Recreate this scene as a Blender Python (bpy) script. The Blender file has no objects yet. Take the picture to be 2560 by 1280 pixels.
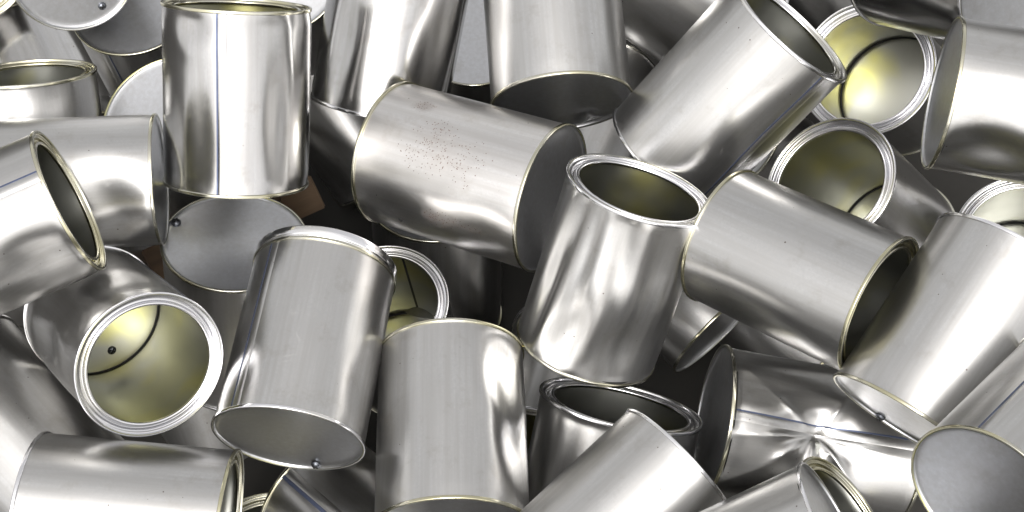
import bpy, bmesh, math, random
from mathutils import Vector, Matrix
from mathutils import noise as mnoise

# ---------------------------------------------------------------- camera, sky, sun, exposure
scn = bpy.context.scene
COL = scn.collection
PITCH = math.radians(62)                                  # the camera looks steeply down at the heap
VIEW_UP = Vector((0, math.sin(PITCH), math.cos(PITCH)))
TO_CAM = Vector((0, -math.cos(PITCH), math.sin(PITCH)))
HEAP = Vector((0, 0, 0.275))                              # middle of the heap
cam = bpy.data.objects.new('camera', bpy.data.cameras.new('camera'))
COL.objects.link(cam)
cam.data.lens = 45; cam.data.sensor_width = 36
cam.data.clip_start = 0.05; cam.data.clip_end = 200
rot = Matrix((Vector((1, 0, 0)), VIEW_UP, TO_CAM)).transposed()
cam.matrix_world = Matrix.Translation(HEAP + TO_CAM * (3200 * 0.05 / 185)) @ rot.to_4x4()
scn.camera = cam

SUN_EL, SUN_AZ = math.radians(61), math.radians(186)      # soft sun high behind the camera
world = bpy.data.worlds.new('World'); scn.world = world; world.use_nodes = True
wn, wl = world.node_tree.nodes, world.node_tree.links
bg = wn['Background']; bg.inputs['Strength'].default_value = 0.15
sky = wn.new('ShaderNodeTexSky'); sky.sky_type = 'NISHITA'; sky.sun_disc = False
sky.sun_elevation = SUN_EL; sky.sun_rotation = SUN_AZ
sky.air_density = 1.0; sky.dust_density = 6.0; sky.ozone_density = 1.0
hs = wn.new('ShaderNodeHueSaturation'); hs.inputs['Saturation'].default_value = 0.10
wl.new(sky.outputs['Color'], hs.inputs['Color'])
tint = wn.new('ShaderNodeMix'); tint.data_type = 'RGBA'; tint.blend_type = 'MULTIPLY'
tint.inputs[0].default_value = 1; tint.inputs[7].default_value = (1.025, 1.0, 0.97, 1)   # thin haze under the cloud
wl.new(hs.outputs['Color'], tint.inputs[6]); wl.new(tint.outputs[2], bg.inputs['Color'])

sd = bpy.data.lights.new('sun', 'SUN'); sd.energy = 0.58; sd.angle = math.radians(30); sd.color = (0.95, 0.96, 1.0)
sun = bpy.data.objects.new('sun', sd); COL.objects.link(sun)
sdir = Vector((math.sin(SUN_AZ) * math.cos(SUN_EL), math.cos(SUN_AZ) * math.cos(SUN_EL), math.sin(SUN_EL)))
sun.rotation_euler = sdir.to_track_quat('Z', 'Y').to_euler()

scn.view_settings.view_transform = 'Standard'; scn.view_settings.look = 'None'
scn.view_settings.gamma = 1; scn.view_settings.exposure = 1.05
scn.render.engine = 'CYCLES'
scn.cycles.max_bounces = 8; scn.cycles.glossy_bounces = 6; scn.cycles.diffuse_bounces = 3

R0 = 0.05

# ---------------------------------------------------------------- materials
def nodes(name):
    m = bpy.data.materials.new(name); m.use_nodes = True
    nt = m.node_tree
    return m, nt.nodes, nt.links, nt.nodes['Principled BSDF']

def mth(N, L, op, a, b=None, c=None):
    n = N.new('ShaderNodeMath'); n.operation = op
    for i, v in enumerate((a, b, c)):
        if v is None: continue
        if isinstance(v, (int, float)): n.inputs[i].default_value = v
        else: L.new(v, n.inputs[i])
    return n.outputs[0]

def ramp(N, L, fac, stops):
    r = N.new('ShaderNodeValToRGB'); e = r.color_ramp.elements
    while len(e) < len(stops): e.new(0.5)
    for i, (p, c) in enumerate(stops):
        e[i].position = p; e[i].color = (*c, 1) if len(c) == 3 else c
    L.new(fac, r.inputs[0]); return r.outputs[0]

def tex_noise(N, L, vec, scale, detail=2, rough=0.5, sc=None):
    if sc:
        mp = N.new('ShaderNodeMapping'); mp.inputs['Scale'].default_value = sc; L.new(vec, mp.inputs[0]); vec = mp.outputs[0]
    n = N.new('ShaderNodeTexNoise'); n.inputs['Scale'].default_value = scale
    n.inputs['Detail'].default_value = detail; n.inputs['Roughness'].default_value = rough
    L.new(vec, n.inputs['Vector']); return n.outputs[0]

def mix(N, L, fac, a, b):
    n = N.new('ShaderNodeMix'); n.data_type = 'RGBA'
    for s, v in ((0, fac), (6, a), (7, b)):
        if isinstance(v, (int, float)): n.inputs[s].default_value = v
        elif isinstance(v, tuple): n.inputs[s].default_value = (*v, 1)
        else: L.new(v, n.inputs[s])
    return n.outputs[2]

def coords(N, L):
    tc = N.new('ShaderNodeTexCoord'); oi = N.new('ShaderNodeObjectInfo')
    a = N.new('ShaderNodeVectorMath'); a.operation = 'MULTIPLY_ADD'
    cmb = N.new('ShaderNodeCombineXYZ')
    for i in range(3): L.new(oi.outputs['Random'], cmb.inputs[i])
    L.new(cmb.outputs[0], a.inputs[0]); a.inputs[1].default_value = (3.7, 5.1, 2.3); L.new(tc.outputs['Object'], a.inputs[2])
    return tc.outputs['Object'], a.outputs[0], oi.outputs['Random']

def tin(name, base=(0.70, 0.69, 0.68), r0=0.285, r1=0.34, lo=0.28, hi=0.6, rust=None, specks=True, bump=1.0):
    m, N, L, B = nodes(name)
    raw, v, rnd = coords(N, L)
    cloud = tex_noise(N, L, v, 22, 4, 0.6)
    grain = tex_noise(N, L, v, 800, 2, 0.6)
    streak = tex_noise(N, L, v, 60, 3, 0.6, (1, 1, 0.08))
    col = mix(N, L, ramp(N, L, cloud, [(0.35, (0, 0, 0)), (0.7, (1, 1, 1))]), base, tuple(c * k for c, k in zip(base, (0.90, 0.885, 0.87))))
    g2 = tex_noise(N, L, v, 520, 2, 0.7)
    col = mix(N, L, ramp(N, L, g2, [(0.3, (0, 0, 0)), (0.7, (1, 1, 1))]), col, tuple(c * 0.88 for c in base))
    st2 = tex_noise(N, L, v, 260, 3, 0.6, (1, 1, 0.035))              # drawn streaks along the can
    col = mix(N, L, ramp(N, L, st2, [(0.35, (0, 0, 0)), (0.65, (1, 1, 1))]), col, tuple(c * k for c, k in zip(base, (0.84, 0.83, 0.815))))
    # faint handling smudges
    sm = ramp(N, L, tex_noise(N, L, v, 48, 5, 0.7), [(0.56, (0, 0, 0)), (0.74, (1, 1, 1))])
    col = mix(N, L, mth(N, L, 'MULTIPLY', sm, 0.5), col, tuple(c * k for c, k in zip(base, (0.66, 0.62, 0.57))))
    rough = mth(N, L, 'MULTIPLY_ADD', cloud, r1 - r0, r0)
    rough = mth(N, L, 'MULTIPLY_ADD', mth(N, L, 'SUBTRACT', streak, 0.5), 0.07, rough)
    rough = mth(N, L, 'MULTIPLY_ADD', mth(N, L, 'SUBTRACT', rnd, 0.5), 0.06, rough)
    metal = 1.0
    if specks:
        vo = N.new('ShaderNodeTexVoronoi'); vo.inputs['Scale'].default_value = 150; L.new(v, vo.inputs['Vector'])
        wn_ = N.new('ShaderNodeTexWhiteNoise'); L.new(vo.outputs['Position'], wn_.inputs['Vector'])
        keep = mth(N, L, 'GREATER_THAN', wn_.outputs['Value'], 0.76)
        dot = mth(N, L, 'LESS_THAN', vo.outputs['Distance'], mth(N, L, 'MULTIPLY_ADD', mth(N, L, 'SUBTRACT', wn_.outputs['Value'], 0.76), 0.28, 0.02))
        sp = mth(N, L, 'MULTIPLY', keep, dot)
        col = mix(N, L, mth(N, L, 'MULTIPLY', sp, 0.8), col, (0.10, 0.07, 0.055))
        # hairline scratches running slantwise round the wall
        sp3 = N.new('ShaderNodeSeparateXYZ'); L.new(raw, sp3.inputs[0])
        an = mth(N, L, 'MULTIPLY', mth(N, L, 'ARCTAN2', sp3.outputs[1], sp3.outputs[0]), 0.05)
        for (c_, s_, off) in ((0.94, 0.34, 0.0), (0.5, -0.87, 4.0)):
            cm = N.new('ShaderNodeCombineXYZ')
            L.new(mth(N, L, 'MULTIPLY', mth(N, L, 'ADD', mth(N, L, 'MULTIPLY', an, c_), mth(N, L, 'MULTIPLY', sp3.outputs[2], s_)), 55), cm.inputs[0])
            L.new(mth(N, L, 'MULTIPLY', mth(N, L, 'ADD', mth(N, L, 'MULTIPLY', an, -s_), mth(N, L, 'MULTIPLY', sp3.outputs[2], c_)), 1100), cm.inputs[1])
            L.new(mth(N, L, 'MULTIPLY_ADD', rnd, 40, off), cm.inputs[2])
            s = mth(N, L, 'MULTIPLY', mth(N, L, 'GREATER_THAN', tex_noise(N, L, cm.outputs[0], 1, 0), 0.78), mth(N, L, 'GREATER_THAN', tex_noise(N, L, v, 20, 2), 0.54))
            rough = mth(N, L, 'MULTIPLY_ADD', s, 0.13, rough)
    if rust:
        sep = N.new('ShaderNodeSeparateXYZ'); L.new(raw, sep.inputs[0])
        ang = mth(N, L, 'ARCTAN2', sep.outputs[1], sep.outputs[0])
        tot = None
        wob = tex_noise(N, L, raw, 90, 3)
        for (phi, z, wz, wp, k) in rust:
            da = mth(N, L, 'DIVIDE', mth(N, L, 'SUBTRACT', ang, phi), wp)
            dz = mth(N, L, 'DIVIDE', mth(N, L, 'SUBTRACT', sep.outputs[2], z), wz)
            d2 = mth(N, L, 'ADD', mth(N, L, 'MULTIPLY', da, da), mth(N, L, 'MULTIPLY', dz, dz))
            d2 = mth(N, L, 'ADD', d2, mth(N, L, 'MULTIPLY', mth(N, L, 'SUBTRACT', wob, 0.5), 1.6))
            f = mth(N, L, 'MULTIPLY', mth(N, L, 'MAXIMUM', mth(N, L, 'SUBTRACT', 1.0, d2), 0.0), k)
            tot = f if tot is None else mth(N, L, 'MAXIMUM', tot, f)
        vo = N.new('ShaderNodeTexVoronoi'); vo.inputs['Scale'].default_value = 820; L.new(raw, vo.inputs['Vector'])
        w2 = N.new('ShaderNodeTexWhiteNoise'); L.new(vo.outputs['Position'], w2.inputs['Vector'])
        keep = mth(N, L, 'LESS_THAN', w2.outputs['Value'], mth(N, L, 'MULTIPLY', tot, 0.8))
        dot = mth(N, L, 'LESS_THAN', vo.outputs['Distance'], 0.30)
        sp = mth(N, L, 'MULTIPLY', keep, dot)
        soft = mth(N, L, 'MULTIPLY', mth(N, L, 'POWER', tot, 1.6), 0.45)
        f = mth(N, L, 'MAXIMUM', sp, soft)
        col = mix(N, L, f, col, (0.10, 0.055, 0.038))
        rough = mth(N, L, 'MULTIPLY_ADD', f, 0.4, rough)
        L.new(mth(N, L, 'SUBTRACT', 1.0, mth(N, L, 'MULTIPLY', sp, 0.9)), B.inputs['Metallic'])
    else:
        B.inputs['Metallic'].default_value = metal
    rough = mth(N, L, 'MINIMUM', mth(N, L, 'MAXIMUM', rough, lo), hi)
    L.new(col, B.inputs['Base Color']); L.new(rough, B.inputs['Roughness'])
    bp = N.new('ShaderNodeBump'); bp.inputs['Strength'].default_value = 0.05 if specks else 0.0; bp.inputs['Distance'].default_value = 0.0003
    L.new(tex_noise(N, L, v, 700, 3, 0.7), bp.inputs['Height'])
    bp2 = N.new('ShaderNodeBump'); bp2.inputs['Strength'].default_value = 0.25 * bump; bp2.inputs['Distance'].default_value = 0.0006
    L.new(tex_noise(N, L, v, 38, 2, 0.5), bp2.inputs['Height']); L.new(bp.outputs[0], bp2.inputs['Normal'])
    L.new(bp2.outputs[0], B.inputs['Normal'])
    return m

def lacquer(name, lo, hi, r=0.22, lo_pos=0.4, hi_pos=0.62, scale=16):
    m, N, L, B = nodes(name)
    raw, v, rnd = coords(N, L)
    n = tex_noise(N, L, v, scale, 2, 0.5)
    col = ramp(N, L, n, [(lo_pos, lo), (hi_pos, hi)])
    L.new(col, B.inputs['Base Color']); B.inputs['Metallic'].default_value = 1
    L.new(mth(N, L, 'MULTIPLY_ADD', tex_noise(N, L, v, 70, 3), 0.12, r - 0.06), B.inputs['Roughness'])
    bp = N.new('ShaderNodeBump'); bp.inputs['Strength'].default_value = 0.2; bp.inputs['Distance'].default_value = 0.0005
    L.new(tex_noise(N, L, v, 45, 2, 0.5), bp.inputs['Height']); L.new(bp.outputs[0], B.inputs['Normal'])
    return m

def plain(name, col, rough, metal=0.0):
    m, N, L, B = nodes(name)
    raw, v, rnd = coords(N, L)
    n = tex_noise(N, L, v, 120, 3)
    L.new(mix(N, L, n, col, tuple(c * 0.6 for c in col)), B.inputs['Base Color'])
    L.new(mth(N, L, 'MULTIPLY_ADD', n, 0.15, rough), B.inputs['Roughness']); B.inputs['Metallic'].default_value = metal
    return m

TIN = tin('tinplate', base=(0.54, 0.54, 0.536))
TIN_GLOSS = tin('bright_tinplate', base=(0.55, 0.55, 0.55), r0=0.17, r1=0.24, lo=0.12, hi=0.265)
TIN_BASE = tin('tinplate_end', base=(0.56, 0.57, 0.59), r0=0.29, r1=0.35, specks=False, bump=0.35)
INNER = lacquer('lacquered_inside', (0.36, 0.365, 0.335), (0.45, 0.43, 0.20), r=0.33, lo_pos=0.5, hi_pos=0.68)
LINING = lacquer('lacquered_base_inside', (0.46, 0.46, 0.42), (0.56, 0.54, 0.22), r=0.32, lo_pos=0.46, hi_pos=0.64, scale=18)
RIM_GOLD = lacquer('gold_tinted_rim', (0.54, 0.53, 0.46), (0.50, 0.475, 0.33), r=0.2, scale=24)
RIM_SILVER = lacquer('silver_rim', (0.74, 0.74, 0.76), (0.66, 0.64, 0.54), r=0.16, lo_pos=0.5, hi_pos=0.75, scale=18)
SEAM = plain('weld_line', (0.10, 0.12, 0.19), 0.35, 0.8)
SEAL = plain('sealing_compound', (0.012, 0.012, 0.010), 0.6)
SCREW = plain('blued_screw_steel', (0.16, 0.17, 0.19), 0.3, 1.0)
RECESS_SHADE = plain('recess_shade_black', (0.004, 0.004, 0.004), 0.8)  # black colour for the shade inside slots and holes that are not cut
YEL = lacquer('yellow_lacquer_edge', (0.60, 0.58, 0.36), (0.62, 0.58, 0.24), r=0.2, scale=20)

# ---------------------------------------------------------------- helpers
def link(name, me, mat, parent=None, smooth=True, mats=None):
    if smooth:
        me.polygons.foreach_set('use_smooth', [True] * len(me.polygons))
    for mm in (mats or [mat]): me.materials.append(mm)
    o = bpy.data.objects.new(name, me); COL.objects.link(o)
    if parent: o.parent = parent
    return o

def grid_mesh(name, rows, closed=True):
    """rows: lists of points of equal length -> quad mesh; rows wrap round when closed"""
    n = len(rows[0]); vs = [p for r in rows for p in r]; fs = []
    for i in range(len(rows) - 1):
        for j in range(n if closed else n - 1):
            a = i * n + j; b = i * n + (j + 1) % n
            fs.append((a, b, b + n, a + n))
    me = bpy.data.meshes.new(name); me.from_pydata(vs, [], fs); me.update()
    return me

def sstep(a, b, x):
    t = min(1, max(0, (x - a) / (b - a))); return t * t * (3 - 2 * t)

def wrap(a):
    return (a + math.pi) % (2 * math.pi) - math.pi

# folds running out from the sharp dent: angle, height, width
CREASES = [(172, 0.6, 0.14), (140, 0.5, 0.16), (98, 0.7, 0.12), (48, 0.8, 0.16), (5, 0.4, 0.2), (-62, 0.55, 0.22), (-140, 0.35, 0.2)]

class Can:
    """radius of the wall at angle phi (0 faces the camera side) and height h (0 base, 1 mouth)"""
    def __init__(self, k, L, e, seed):
        rnd = random.Random(seed)
        self.R = R0 * k; self.L = L; self.e = e
        w = 1.45 * e.get('wob', 0.005)
        self.modes = [(q, rnd.uniform(0.25, 1) * w / (q ** 0.8), rnd.uniform(0, 6.28), rnd.uniform(-0.8, 0.8)) for q in (2, 3, 4, 5, 7, 9, 12)]
        self.off = Vector((rnd.uniform(0, 50), rnd.uniform(0, 50), rnd.uniform(0, 50)))
        self.sq = e.get('squash', 0.0)
        self.w = w
    def out(self, phi):
        m = self.modes[:3]
        return 1 + 0.5 * sum(a * math.cos(q * phi + p) for q, a, p, t in m)
    def xy(self, phi, r):
        return (r * math.cos(phi) * (1 - self.sq), r * math.sin(phi) * (1 + self.sq * 0.6))
    def fac(self, phi, h):
        f = self.out(phi)
        mid = sstep(0, 0.10, h) * sstep(1, 0.90, h)
        s = 0
        for q, a, p, t in self.modes: s += a * math.cos(q * phi + p + t * h)
        s += 0.55 * self.w * mnoise.noise(Vector((math.cos(phi) * 1.3, math.sin(phi) * 1.3, h * 0.9)) + self.off)
        f += mid * s
        d = 0
        for (ph, hh, dep, wp, wz, rot) in self.e.get('dents', ()):
            dx = wrap(phi - math.radians(ph)); dz = (h - hh) * self.L / self.R
            c, sn = math.cos(math.radians(rot)), math.sin(math.radians(rot))
            a = (dx * c + dz * sn) / math.radians(wp); b = (dz * c - dx * sn) / wz
            g = a * a + b * b
            if g < 9:
                # a pushed-in hollow with a slightly raised lip
                d += dep * (math.exp(-g * 1.1) - 0.22 * math.exp(-(math.sqrt(g) - 1.7) ** 2 * 2.5))
        if 'cone' in self.e:
            ph, hh, dep = self.e['cone']
            dx = wrap(phi - math.radians(ph)); dz = (h - hh) * self.L / self.R
            r = math.sqrt(dx * dx + dz * dz + 0.0012); th = math.atan2(dx, dz)
            ridge = 0
            for deg, amp, sg in CREASES:
                ridge += amp * math.exp(-abs(wrap(th - math.radians(deg))) / sg)
            d += dep * math.exp(-r / 0.55) * (1.0 - sstep(0.0, 0.6, r) * min(1.1, ridge))
        return f - d * sstep(-0.02, 0.06, h) * sstep(1.02, 0.94, h)
    def wall(self, phi, h, rr):
        x, y = self.xy(phi, self.R * rr * self.fac(phi, h))
        return (x, y, h * self.L)

NP = 160
def ring(can, r, z, n=NP):
    """one circle of an end ring, r and z in radii / metres"""
    return [(*can.xy(2 * math.pi * j / n, can.R * r * can.out(2 * math.pi * j / n)), z) for j in range(n)]

def lathe(name, can, prof, mat, parent, z0=0.0, sgn=1, n=NP, close=False):
    rows = [ring(can, r, z0 + sgn * z * can.R, n) for r, z in prof]
    me = grid_mesh(name, rows)
    if sgn < 0: me.flip_normals()
    return link(name, me, mat, parent)

def fine(prof, rad=0.004):
    """round each corner of a profile a little so that edges catch light"""
    out = [prof[0]]
    for i in range(1, len(prof) - 1):
        p, q, s = Vector(prof[i - 1]), Vector(prof[i]), Vector(prof[i + 1])
        a = q + (p - q).normalized() * min(rad, (p - q).length * 0.4)
        b = q + (s - q).normalized() * min(rad, (s - q).length * 0.4)
        mid = (a + b + 2 * q) / 4
        out += [tuple(a), tuple(mid), tuple(b)]
    out.append(prof[-1]); return out

BEAD = fine([(0.968, -0.050), (0.992, -0.047), (0.998, -0.040), (0.998, -0.008), (0.991, 0.0), (0.976, 0.0), (0.967, -0.008), (0.962, -0.045), (0.968, -0.050)])
MOUTH = fine([(0.960, -0.004), (0.956, -0.030), (0.948, -0.036), (0.918, -0.038), (0.910, -0.046), (0.906, -0.085), (0.896, -0.094),
              (0.872, -0.094), (0.862, -0.086), (0.858, -0.040), (0.850, -0.030), (0.832, -0.028), (0.816, -0.034), (0.810, -0.048),
              (0.812, -0.075), (0.822, -0.085), (0.826, -0.080)], 0.005)

def screw(root, x, y, z, s, sgn):
    """pan-head screw with a black cross painted for the shade of its recess; stands on a base panel"""
    n = 24; rows = []
    for r, h in [(0.0001, 0.62), (0.35, 0.58), (0.7, 0.42), (0.93, 0.16), (1.0, 0.0), (1.0, -0.25)]:
        rows.append([(x + s * r * math.cos(6.28318 * j / n), y + s * r * math.sin(6.28318 * j / n), z + sgn * s * h) for j in range(n)])
    me = grid_mesh('screw', rows)
    if sgn > 0: me.flip_normals()
    o = link('screw', me, SCREW, root)
    bm = bmesh.new()
    for a in (0.4, 0.4 + math.pi / 2):
        c, sn = math.cos(a), math.sin(a); vs = []
        for zz in (0.45, 0.68):
            for (u, v) in ((-0.62, -0.13), (0.62, -0.13), (0.62, 0.13), (-0.62, 0.13)):
                vs.append(bm.verts.new((x + s * (u * c - v * sn), y + s * (u * sn + v * c), z + sgn * s * (zz + (0.004 if a > 1 else 0)))))
        for f in ((0, 1, 2, 3), (7, 6, 5, 4), (0, 4, 5, 1), (1, 5, 6, 2), (2, 6, 7, 3), (3, 7, 4, 0)):
            bm.faces.new([vs[i] for i in f])
    bmesh.ops.recalc_face_normals(bm, faces=bm.faces)
    me = bpy.data.meshes.new('cross_slot_shade'); bm.to_mesh(me); bm.free()
    link('cross_slot_shade', me, RECESS_SHADE, o, smooth=False)  # bars stand slightly proud; the recess shade is only their black colour

def make_can(label, base, axis, front, k, L, e, seed):
    root = bpy.data.objects.new('tin_can', None); COL.objects.link(root)
    root.empty_display_size = 0.02
    z = Vector(axis).normalized(); x = (Vector(front) - z * Vector(front).dot(z)).normalized(); y = z.cross(x)
    root.matrix_world = Matrix.Translation(Vector(base)) @ Matrix((x, y, z)).transposed().to_4x4()
    root['label'] = label; root['category'] = 'tin can'; root['group'] = 'empty tin cans tipped in a heap'
    can = Can(k, L, e, seed); R = can.R
    rnd = random.Random(seed + 99)
    # wall: outside and inside skins joined at both ends
    nh = 96 if (e.get('dents') or 'cone' in e) else 40
    nphi = 224 if (e.get('dents') or 'cone' in e) else 144
    rows = []
    for i in range(nh + 1):
        rows.append([can.wall(2 * math.pi * j / nphi, i / nh, 0.974) for j in range(nphi)])
    nout = len(rows)
    for i in range(nh, -1, -4):
        rows.append([can.wall(2 * math.pi * j / nphi, i / nh, 0.962) for j in range(nphi)])
    rows.append(rows[0])
    me = grid_mesh('body', rows)
    mat = TIN_GLOSS if e.get('gloss') else TIN
    if 'rust' in e:
        mat = tin('rust_speckled_tinplate', rust=[(math.radians(p), h * L, wz * R, wp, kk) for p, h, wz, wp, kk in e['rust']])
    body = link('body', me, mat, root, mats=[mat, INNER])
    mi = [0] * len(me.polygons); n_out = (nout - 1) * nphi
    for q in range(n_out, len(mi)): mi[q] = 1
    me.polygons.foreach_set('material_index', mi)
    # seam: a thin welded strip that follows the wall
    ph = e.get('seam')
    if ph is not None:
        wdt = 0.012 * e.get('seamw', 1.0)
        rows = []
        for i in range(nh + 1):
            h = 0.012 + 0.976 * i / nh; r = []
            for q, t in ((-1.0, 0.0), (-0.9, 0.004), (0.9, 0.004), (1.0, 0.0)):
                phi = math.radians(ph) + q * wdt
                r.append(can.wall(phi, h, 0.9745 + t))
            rows.append(r)
        me = grid_mesh('seam', rows, closed=False)
        link('seam', me, SEAM, root, smooth=False)
        rows = []
        for i in range(nh + 1):
            h = 0.012 + 0.976 * i / nh
            rows.append([can.wall(math.radians(ph) + wdt * 1.0 + q * 0.13, h, 0.9744 + t) for q, t in ((0, 0.0), (0.03, 0.0022), (0.5, 0.0022), (0.97, 0.0022), (1.0, 0.0))])
        link('overlap', grid_mesh('overlap', rows, closed=False), mat, root, smooth=True)
    if e.get('seamin') is not None or rnd.random() < 0.35:
        a = 2.6 if e.get('seamin') else rnd.uniform(1.8, 4.4)
        rows = [[can.wall(a + q * 0.022, 0.02 + 0.95 * i / 30, 0.9600) for q in (1, -1)] for i in range(31)]
        link('inner_seam', grid_mesh('inner_seam', rows, closed=False), SEAL, root, smooth=False)
    # base end
    gold = rnd.random() < 0.72
    rimm = RIM_GOLD if gold else RIM_SILVER
    lathe('base_rim', can, BEAD, YEL if e.get('yel') else rimm, root, 0.0, -1)
    dish = e.get('dish', 4) / 185
    prof = [(0.962, 0.012), (0.957, 0.034), (0.950, 0.040)]
    if e.get('yel'): prof = [(0.962, 0.012), (0.957, 0.022), (0.945, 0.026)]
    z0 = prof[-1][1]
    for q in range(1, 25):
        rr = 0.945 * (1 - q / 24) + 0.00005
        prof.append((rr, z0 + 0.004 + dish * (1 - (rr / 0.95) ** 2) ** 0.85))
    rows = [ring(can, r, zz * R) for r, zz in prof]
    for (phd, rf, dep, wd) in e.get('based', ()):
        cx, cy = rf * math.cos(math.radians(phd)) * R, rf * math.sin(math.radians(phd)) * R
        for r_ in rows:
            for j, p in enumerate(r_):
                dd = ((p[0] - cx) ** 2 + (p[1] - cy) ** 2) / (wd * R) ** 2
                r_[j] = (p[0], p[1], p[2] + dep * R * math.exp(-dd * 1.5))
    me = grid_mesh('base_panel', rows); me.flip_normals()
    link('base_panel', me, TIN_BASE, root)
    rows = [[(p[0] * 0.995, p[1] * 0.995, p[2] + 0.014 * R) for p in r_] for r_ in rows[2:]]
    link('base_lining', grid_mesh('base_lining', rows), LINING, root)
    lathe('sealing_ring', can, [(0.962, 0.040), (0.962, 0.072), (0.940, 0.066), (0.932, 0.050)], SEAL, root, 0.0, 1)
    # mouth end
    rimm2 = RIM_SILVER if e.get('silver', rnd.random() < 0.45) else RIM_GOLD
    if e.get('collar'):
        lathe('top_rim', can, BEAD, RIM_GOLD, root, L, 1)
        lathe('collar', can, fine([(0.956, -0.04), (0.952, 0.03), (0.975, 0.05), (0.985, 0.10), (0.985, 0.155), (0.976, 0.17), (0.962, 0.172), (0.950, 0.162), (0.946, 0.10), (0.905, 0.09), (0.90, 0.04), (0.86, 0.04), (0.855, 0.08), (0.82, 0.08), (0.815, 0.02)], 0.006), RIM_SILVER, root, L, 1)
    else:
        lathe('top_rim', can, BEAD, rimm2, root, L, 1)
        lathe('mouth_ring', can, MOUTH, rimm2, root, L, 1)
    for (phd, rf, side) in e.get('screw', ()):
        rf = min(rf, 0.90); x_, y_ = rf * math.cos(math.radians(phd)) * R, rf * math.sin(math.radians(phd)) * R
        zb = (z0 + 0.004 + dish * max(0, 1 - (rf / 0.95) ** 2) ** 0.85) * R
        screw(root, x_, y_, zb - 0.001 if side == 'out' else zb + 0.015 * R, R * 0.066, -1 if side == 'out' else 1)
    if 'hole' in e:
        phh, hh = math.radians(e['hole'][0]), e['hole'][1]
        p = Vector(can.wall(phh, hh, 0.976)); nrm = Vector((math.cos(phh), math.sin(phh), 0)); tx = Vector((0, 0, 1)); ty = nrm.cross(tx)
        rows = [[tuple(p + nrm * hgt * R + (tx * math.cos(a) * 1.3 + ty * math.sin(a)) * R * r_) for a in [6.28318 * j / 16 for j in range(16)]] for r_, hgt in ((0.03, 0.0), (0.026, 0.008), (0.014, 0.008), (0.01, 0.001), (0.0001, 0.001))]
        link('hole_shade', grid_mesh('hole_shade', rows), RECESS_SHADE, root)  # wall stays uncut; a black patch paints the darkness of the hole
    return root

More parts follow.
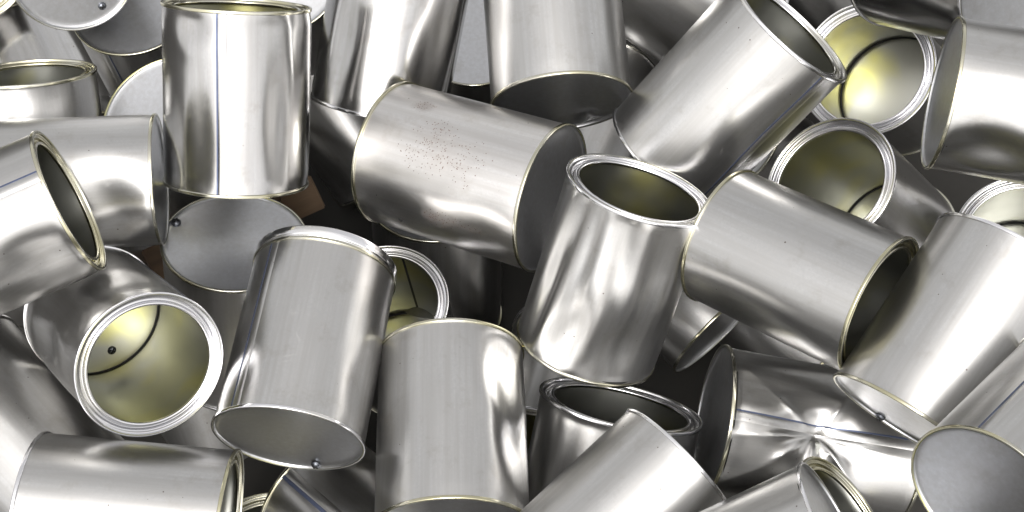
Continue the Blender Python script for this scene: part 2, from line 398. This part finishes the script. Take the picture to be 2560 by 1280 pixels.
# ---------------------------------------------------------------- the cans
# label, base centre (m), axis from base to mouth, direction of its angle zero, size, length (m), details
CANS = [
  ('upright shiny can at the top left with a dark seam down its middle',
   (-0.19361, 0.06153, 0.26883), (0.0605, 0.7213, 0.69), (0.2018, -0.6858, 0.6992), 0.9983, 0.1238,
   {'seam': -14.9, 'dents': [[-34.3, 0.918, 0.038, 14, 0.216, 0], [-26.4, 0.356, 0.027, 10, 0.865, 0], [34.7, 0.36, 0.027, 9, 0.811, 0], [14.3, 0.687, -0.016, 14, 0.649, 0]], 'wob': 0.02, 'gloss': True}),
  ('can lying level on its side left of the upright shiny can',
   (-0.24836, 0.06664, 0.26476), (-0.9889, -0.1106, 0.0988), (0.1423, -0.5205, 0.8419), 0.9363, 0.1162,
   {'dents': [[-18.5, 0.256, 0.076, 28, 0.378, 20], [-53.7, 0.155, 0.043, 20, 0.324, 0]], 'wob': 0.006}),
  ('open can at the left edge, dark mouth and gold rim tilted to the right',
   (-0.38458, -0.04551, 0.33117), (0.9063, 0.4061, 0.1172), (0.1512, -0.5704, 0.8073), 0.9550, 0.1185,
   {'seam': -30.2, 'dents': [[45.2, 0.793, 0.119, 22, 0.649, 15], [21.1, 0.711, 0.054, 16, 0.811, -10], [28.6, 1.005, -0.032, 14, 0.432, 0]], 'screw': [[-178.6, 12.361, 'in']], 'wob': 0.008, 'silver': False}),
  ('can below the upright shiny one, pale flat base with small screw at left edge',
   (-0.20342, 0.04595, 0.21356), (-0.1173, -0.3247, -0.9385), (0.1793, -0.9364, 0.3016), 1.0759, 0.1335,
   {'dents': [], 'screw': [[119.2, 0.962, 'out']], 'wob': 0.004}),
  ('bright crumpled can running off the top edge, right of the upright shiny can',
   (-0.10429, 0.16605, 0.20785), (0.1997, 0.7248, 0.6594), (0.0734, -0.6821, 0.7276), 1.0900, 0.1352,
   {'dents': [[28.9, 0.366, 0.065, 16, 1.027, 0], [12.2, 0.239, -0.032, 12, 0.649, 0], [-39.2, 0.406, 0.022, 10, 0.541, 0], [45.0, 0.488, 0.043, 12, 1.027, 0]], 'wob': 0.012, 'gloss': True}),
  ('dark shaded can leaning down under the bright crumpled can near the top',
   (-0.11282, 0.21574, 0.03404), (-0.5749, 0.5765, 0.5805), (0.1741, -0.6071, 0.7753), 1.0900, 0.1352,
   {'dents': [[-52.3, 0.107, 0.065, 25, 0.649, 0]], 'wob': 0.012}),
  ('can hanging from the top edge, dark dished base with a yellow edge',
   (0.03684, 0.13571, 0.25843), (-0.0724, 0.9762, 0.2042), (-0.0723, -0.2094, 0.9752), 1.0670, 0.1324,
   {'dents': [], 'based': [[152.8, 0.765, 0.05405405405405406, 0.1837837837837838]], 'wob': 0.007, 'dish': 13}),
  ('can squeezed between two top edge cans, a strip of pale base showing',
   (-0.03294, 0.28748, 0.14332), (0.0001, -0.0386, -0.9993), (0.0453, -0.9982, 0.0386), 1.0900, 0.1352,
   {'dents': [], 'wob': 0.004}),
  ('can lying slanted in the upper middle, speckled with rust spots',
   (0.02843, 0.04788, 0.26984), (-0.8717, 0.4324, -0.2307), (-0.4044, -0.3685, 0.837), 1.0758, 0.1335,
   {'dents': [[-49.2, 0.213, 0.038, 25, 0.324, 0]], 'hole': [-57.1, 0.717], 'rust': [[45.1, 0.732, 0.1945945945945946, 0.15135135135135136, 0.9], [20.4, 0.573, 0.40540540540540543, 0.32432432432432434, 0.5], [7.9, 0.474, 0.7027027027027027, 0.40540540540540543, 0.5], [72.7, 0.407, 0.14054054054054055, 0.08648648648648649, 0.8], [-41.9, 0.458, 0.3783783783783784, 0.16216216216216217, 1.0], [-44.6, 0.28, 0.21621621621621623, 0.08648648648648649, 0.6]], 'wob': 0.0035}),
  ('can beneath the rust speckled can, a crescent of pale base peeking out below it',
   (-0.0612, 0.12088, 0.15025), (-0.0152, -0.3285, -0.9444), (0.0645, -0.9428, 0.327), 1.0900, 0.1352,
   {'dents': [], 'wob': 0.004}),
  ('large can slanting up right across the top, narrow dark mouth at its upper end',
   (0.11429, 0.10103, 0.2406), (0.6, 0.3551, 0.7168), (-0.3442, -0.6943, 0.6321), 1.0492, 0.1302,
   {'seam': 47.1, 'dents': [[46.4, 0.522, 0.027, 20, 0.649, 0]], 'wob': 0.006, 'silver': True}),
  ('can at the top edge, behind the left side of the large slanting can',
   (0.19397, 0.249, 0.18413), (-0.8254, 0.3414, 0.4497), (0.0677, -0.731, 0.6791), 1.0900, 0.1352,
   {'dents': [[-30.9, 0.613, 0.043, 20, 0.865, 0]], 'wob': 0.01}),
  ('can at lower left opening toward the camera, screw on its yellow inside',
   (-0.29359, -0.01869, 0.22832), (0.5632, -0.5945, 0.5739), (-0.4901, 0.3189, 0.8113), 0.9595, 0.1190,
   {'seam': -72.5, 'dents': [[45.9, 0.452, 0.065, 22, 0.378, 30], [-31.6, 0.711, 0.043, 16, 0.324, 40], [13.4, 0.509, 0.038, 12, 0.649, 0], [5.2, 0.888, -0.032, 14, 0.324, 0]], 'screw': [[160.1, 0.669, 'in']], 'wob': 0.008, 'silver': True}),
  ('can with a raised collar on top and a screw in its dished base',
   (-0.14577, -0.1202, 0.24555), (0.1132, 0.992, -0.0559), (0.2271, 0.0289, 0.9734), 1.0170, 0.1262,
   {'seam': -52.2, 'dents': [[49.0, 0.272, 0.022, 12, 0.324, 0]], 'screw': [[151.8, 0.972, 'out']], 'wob': 0.006, 'collar': True, 'dish': 15, 'silver': True}),
  ('bright can right of centre slanting down right into a dark open mouth',
   (0.14125, 0.01015, 0.2851), (0.7461, -0.5968, 0.2953), (-0.5226, -0.25, 0.8151), 0.9559, 0.1186,
   {'dents': [[55.7, 0.39, 0.027, 18, 0.649, 0]], 'wob': 0.004, 'silver': False}),
  ('open can behind the centre, right half of its ring and olive inside showing',
   (-0.08527, 0.00317, 0.08125), (-0.0642, -0.0036, 0.9979), (0.3392, -0.9406, 0.0185), 0.9455, 0.1173,
   {'dents': [], 'wob': 0.004, 'seamin': True, 'silver': True}),
  ('plain grey can at the bottom centre with a dented right side',
   (-0.03848, -0.17495, 0.23187), (-0.0296, 0.9964, -0.0795), (0.0378, 0.0806, 0.996), 1.0209, 0.1266,
   {'dents': [[49.2, 0.726, 0.07, 18, 0.351, 0], [54.5, 0.421, 0.065, 15, 0.595, 10], [-58.3, 0.395, 0.022, 14, 0.486, 0]], 'wob': 0.005}),
  ('crumpled open can right of centre, wide mouth up and bulged lower body',
   (0.05179, -0.03733, 0.20976), (0.2622, 0.5533, 0.7907), (-0.2092, -0.7673, 0.6063), 1.0194, 0.1265,
   {'dents': [[-43.9, 0.587, 0.07, 9, 1.027, -8], [4.7, 0.758, 0.065, 10, 0.919, 8], [-7.3, 0.509, -0.043, 12, 0.649, 0], [30.7, 0.631, 0.065, 12, 0.811, 0], [31.3, 0.209, 0.13, 24, 0.514, 0], [-15.7, 0.258, 0.07, 10, 0.486, -12], [-48.0, 0.297, 0.043, 6, 0.757, 0], [-21.8, 0.746, 0.032, 6, 0.649, 0]], 'wob': 0.01, 'silver': True}),
  ('squashed open can below the crumpled one, its flattened mouth facing up',
   (0.05104, -0.17622, 0.11478), (0.1889, 0.7384, 0.6474), (-0.152, -0.6293, 0.7621), 1.0751, 0.1334,
   {'dents': [[-29.7, 0.873, 0.076, 16, 0.865, 0], [-55.5, 0.84, 0.032, 10, 0.865, 0], [-7.8, 0.885, 0.043, 12, 0.865, 0]], 'wob': 0.014, 'squash': 0.14, 'silver': True}),
  ('plain grey can rising from the bottom edge, just right of bottom centre',
   (0.10682, -0.14286, 0.26115), (-0.7372, -0.6619, -0.1358), (0.0022, -0.2034, 0.9791), 0.9732, 0.1207,
   {'dents': [[6.2, 0.31, 0.016, 22, 0.865, 0]], 'wob': 0.005}),
  ('badly creased can at the lower right with folds running to one sharp dent',
   (0.13839, -0.09044, 0.20338), (0.9837, -0.1323, -0.1214), (0.0615, -0.3872, 0.92), 1.0691, 0.1326,
   {'seam': -10.9, 'dents': [[-32.5, 0.196, 0.043, 12, 0.595, 14]], 'cone': [-1.5, 0.463, 0.2918918918918919], 'wob': 0.006}),
  ('big bright can at the right edge, narrow sliver of base at its lower left',
   (0.23674, -0.13064, 0.30775), (0.571, 0.768, 0.29), (-0.1985, -0.2136, 0.9565), 0.9762, 0.1211,
   {'dents': [[-25.1, -0.054, 0.016, 22, 0.378, 0]], 'screw': [[-162.6, 1.047, 'out']], 'wob': 0.003, 'silver': True}),
  ('can in the bottom right corner showing its smooth lilac grey base toward the camera',
   (0.24481, -0.20581, 0.39487), (0.7155, 0.6508, -0.2541), (0.1673, 0.1936, 0.9667), 0.8700, 0.1079,
   {'seam': -36.0, 'dents': [], 'wob': 0.004, 'dish': 7}),
  ('can cut by the bottom edge, narrow base beside an olive ringed dark mouth',
   (0.17882, -0.21163, 0.34794), (-0.8328, -0.2777, -0.4788), (-0.3916, -0.3156, 0.8643), 0.8700, 0.1079,
   {'dents': [[47.7, 0.165, 0.027, 12, 0.865, 0]], 'wob': 0.006, 'dish': 8}),
  ('open can under the bottom edge at the lower right, olive ringed dark mouth',
   (0.1284, -0.20824, 0.17345), (0.6985, 0.2565, 0.6681), (-0.5545, -0.3961, 0.7318), 0.9516, 0.1181,
   {'dents': [], 'wob': 0.005, 'silver': False}),
  ('can lying in the bottom left corner with its dark mouth facing right',
   (-0.29691, -0.17213, 0.26308), (0.9936, -0.0637, -0.0932), (0.0733, -0.2638, 0.9618), 0.9772, 0.1212,
   {'dents': [], 'wob': 0.003, 'silver': False}),
  ('can buried at the left edge under the corner can, one bright streak on its side',
   (-0.39666, -0.05168, 0.20013), (0.7232, -0.685, -0.0876), (0.0757, -0.0475, 0.996), 1.0713, 0.1329,
   {'dents': [[-33.6, 0.652, 0.043, 20, 0.649, 0]], 'wob': 0.008}),
  ('can at the bottom edge below the collared can with a rough welded seam across it',
   (-0.05281, -0.19945, 0.14069), (-0.7119, 0.6466, -0.2739), (-0.2966, 0.0767, 0.9519), 1.0707, 0.1328,
   {'seam': -5.1, 'dents': [[55.4, 0.817, 0.054, 16, 0.27, 0], [15.8, 0.623, 0.027, 16, 0.649, 0]], 'wob': 0.008, 'seamw': 2.2}),
  ('can at the bottom edge left, only the thin dark rings of its mouth showing',
   (-0.19513, -0.16714, -0.05792), (0.0736, 0.1475, 0.9863), (0.2818, -0.9518, 0.1213), 1.0382, 0.1288,
   {'dents': [], 'wob': 0.004}),
  ('dark olive can deep below the collared can, its rounded end showing',
   (-0.24745, -0.0218, -0.04605), (-0.1747, 0.5254, 0.8327), (0.3714, -0.7481, 0.5499), 1.0900, 0.1352,
   {'dents': [], 'wob': 0.01}),
  ('short squat tin with a thick gold ring and dark mouth at the upper left edge',
   (-0.36116, 0.13482, 0.22721), (-0.0171, 0.669, 0.7431), (0.3605, -0.6891, 0.6287), 0.9990, 0.0434,
   {'dents': [[-5.2, 0.827, 0.038, 25, 0.324, 0], [19.4, 0.699, 0.027, 14, 0.324, 0]], 'wob': 0.01, 'silver': False}),
  ('can at the top left beside the upright can, small pale base with black shade beneath',
   (-0.2999, 0.24728, 0.23579), (0.0457, -0.0135, -0.9989), (0.4509, -0.892, 0.0327), 1.0155, 0.1260,
   {'seam': 43.2, 'dents': [], 'wob': 0.004}),
  ('can at the top left edge with a screw on the right of its pale base',
   (-0.32604, 0.22512, 0.29894), (-0.4301, 0.8029, -0.4128), (-0.2196, 0.3505, 0.9105), 0.9200, 0.1141,
   {'dents': [], 'screw': [[165.4, 0.756, 'out']], 'wob': 0.004, 'dish': 8}),
  ('can facing the camera left of the upright can, broad grey base with yellow outer edge',
   (-0.25605, 0.13766, 0.23651), (0.0993, 0.1008, -0.9899), (0.5912, -0.8062, -0.0228), 1.0900, 0.1352,
   {'dents': [], 'wob': 0.003, 'yel': True}),
  ('dark creased can behind the squat gold ringed tin at upper left',
   (-0.37858, 0.19525, 0.09455), (-0.4999, 0.865, 0.0422), (0.045, -0.0227, 0.9987), 1.0900, 0.1352,
   {'dents': [[-3.4, 0.57, 0.065, 16, 0.865, 0], [27.5, 0.529, 0.043, 14, 0.865, 0]], 'wob': 0.016, 'gloss': True}),
  ('open can in the extreme top left corner, only a bit of its ring showing',
   (-0.51332, 0.39482, 0.14507), (0.4736, -0.6919, 0.5449), (-0.4072, 0.3766, 0.8321), 0.9986, 0.1239,
   {'dents': [], 'wob': 0.004}),
  ('can touching the top edge immediately right of the upright shiny can',
   (-0.17988, 0.25438, 0.2656), (0.104, 0.3304, -0.9381), (0.6008, -0.7725, -0.2055), 0.9925, 0.1231,
   {'dents': [], 'wob': 0.004}),
  ('upper of two open cans at top right, silver ring around its yellow inside',
   (0.34485, 0.25369, 0.10085), (-0.4685, -0.3693, 0.8026), (0.648, -0.7611, 0.0281), 1.0828, 0.1343,
   {'dents': [], 'wob': 0.006, 'silver': True}),
  ('lower one of two open cans at the right, ring overlapping the one above it',
   (0.29674, 0.06926, 0.17108), (-0.6068, -0.0538, 0.793), (0.4742, -0.8252, 0.3069), 0.9849, 0.1222,
   {'dents': [[33.0, 1.201, 0.043, 18, 0.27, 0]], 'wob': 0.006, 'seamin': False, 'silver': True}),
  ('can at the right edge near the top, thin sliver of base, dented side',
   (0.27629, 0.07401, 0.35979), (0.9717, -0.2339, 0.0333), (-0.1691, -0.5905, 0.7891), 1.0000, 0.1241,
   {'dents': [[24.6, 0.208, 0.076, 22, 0.432, 0], [46.3, 0.116, 0.043, 14, 0.649, 12], [41.1, 0.359, 0.054, 14, 0.486, -15]], 'wob': 0.006}),
  ('dark shiny can in the top right corner with a yellow base edge',
   (0.34763, 0.17983, 0.33822), (-0.4477, 0.6677, -0.5947), (-0.879, -0.2068, 0.4296), 0.9354, 0.1160,
   {'dents': [[-37.4, 0.523, 0.043, 16, 0.649, 0]], 'wob': 0.012, 'gloss': True}),
  ('open can at the right edge behind the big bright can, half a ring showing',
   (0.4188, 0.0757, 0.09016), (-0.3143, -0.2148, 0.9247), (-0.2613, -0.9169, -0.3018), 1.0188, 0.1264,
   {'dents': [], 'wob': 0.004, 'silver': True}),
  ('dark can in the shaded gap right of the crumpled open can, narrow black base',
   (0.16312, 0.01379, 0.12928), (-0.6618, 0.7472, 0.061), (-0.2616, -0.3064, 0.9152), 1.0000, 0.1241,
   {'dents': [], 'wob': 0.005}),
  ('dim can behind the bottom centre can, below the shaded gap in the middle',
   (0.0488, 0.03712, 0.05474), (-0.2566, -0.91, 0.3258), (0.1773, 0.2871, 0.9414), 1.0002, 0.1241,
   {'dents': [], 'wob': 0.005}),
  ('dark buried can seen in the gap between rust speckled can and large slanting can',
   (0.03808, 0.14101, 0.13302), (0.3784, 0.9253, -0.0241), (0.1838, -0.0496, 0.9817), 1.0000, 0.1241,
   {'dents': [], 'wob': 0.006}),
  ('dark buried can at the top edge beside the upper open ring',
   (0.20027, 0.36756, 0.21957), (0.7741, -0.3842, -0.5031), (0.0078, -0.7889, 0.6145), 1.0000, 0.1241,
   {'dents': [], 'wob': 0.006}),
  ('dark buried can in the shaded gap left of the badly creased can',
   (0.26226, 0.01089, 0.05884), (-0.6717, 0.7395, 0.044), (-0.2947, -0.3212, 0.9), 1.0000, 0.1241,
   {'dents': [], 'wob': 0.006}),
  ('dark buried can between the tilted mouth at the left and the pale round base',
   (-0.31984, 0.10705, 0.11512), (-0.8563, -0.0451, -0.5146), (-0.3628, -0.6564, 0.6614), 1.0000, 0.1241,
   {'dents': [], 'wob': 0.006}),
  ('dark buried can peeking out just left of the lower open ring',
   (0.18239, 0.18693, 0.13831), (0.6734, 0.0419, -0.7381), (0.498, -0.7636, 0.411), 1.0000, 0.1241,
   {'dents': [], 'wob': 0.006}),
]
for i, (label, base, axis, front, k, L, e) in enumerate(CANS):
    make_can(label, base, axis, front, k, L, e, 1000 + 17 * i)

# ---------------------------------------------------------------- the ground under the heap
def ground():
    m, N, L, B = nodes('brown_floor')
    tc = N.new('ShaderNodeTexCoord')
    n = tex_noise(N, L, tc.outputs['Object'], 9, 6, 0.6)
    L.new(ramp(N, L, n, [(0.3, (0.005, 0.005, 0.004)), (0.7, (0.014, 0.012, 0.009))]), B.inputs['Base Color'])
    B.inputs['Roughness'].default_value = 0.85
    me = bpy.data.meshes.new('ground')
    me.from_pydata([(-40, -40, 0), (40, -40, 0), (40, 40, 0), (-40, 40, 0)], [], [(0, 1, 2, 3)])
    o = link('ground', me, m, smooth=False); o['kind'] = 'structure'
ground()

def board(a, b, wdir, width, thick):
    m, N, L, B = nodes('old_brown_wood')
    raw, v, rnd = coords(N, L)
    g = tex_noise(N, L, v, 60, 5, 0.65, (0.06, 1, 1))
    L.new(ramp(N, L, g, [(0.3, (0.05, 0.030, 0.016)), (0.7, (0.12, 0.075, 0.040))]), B.inputs['Base Color'])
    B.inputs['Roughness'].default_value = 0.8
    a, b = Vector(a), Vector(b); x = (b - a).normalized(); y = (Vector(wdir) - x * x.dot(Vector(wdir))).normalized(); z = x.cross(y)
    bm = bmesh.new(); bmesh.ops.create_cube(bm, size=1)
    for vv in bm.verts: vv.co = Vector((vv.co.x * (b - a).length, vv.co.y * width, vv.co.z * thick))
    bmesh.ops.bevel(bm, geom=bm.edges[:], offset=0.0012, segments=2, affect='EDGES')
    me = bpy.data.meshes.new('wooden_board'); bm.to_mesh(me); bm.free()
    o = link('wooden_board', me, m, smooth=False)
    o.matrix_world = Matrix.Translation((a + b) / 2) @ Matrix((x, y, z)).transposed().to_4x4()
    o['label'] = 'brown wooden board deep in the heap beside the pale round base'; o['category'] = 'board'
board((-0.3303, 0.0824, 0.077), (-0.1622, 0.1443, 0.1191), (0.4, 0.7242, 0.555), 0.030, 0.006)
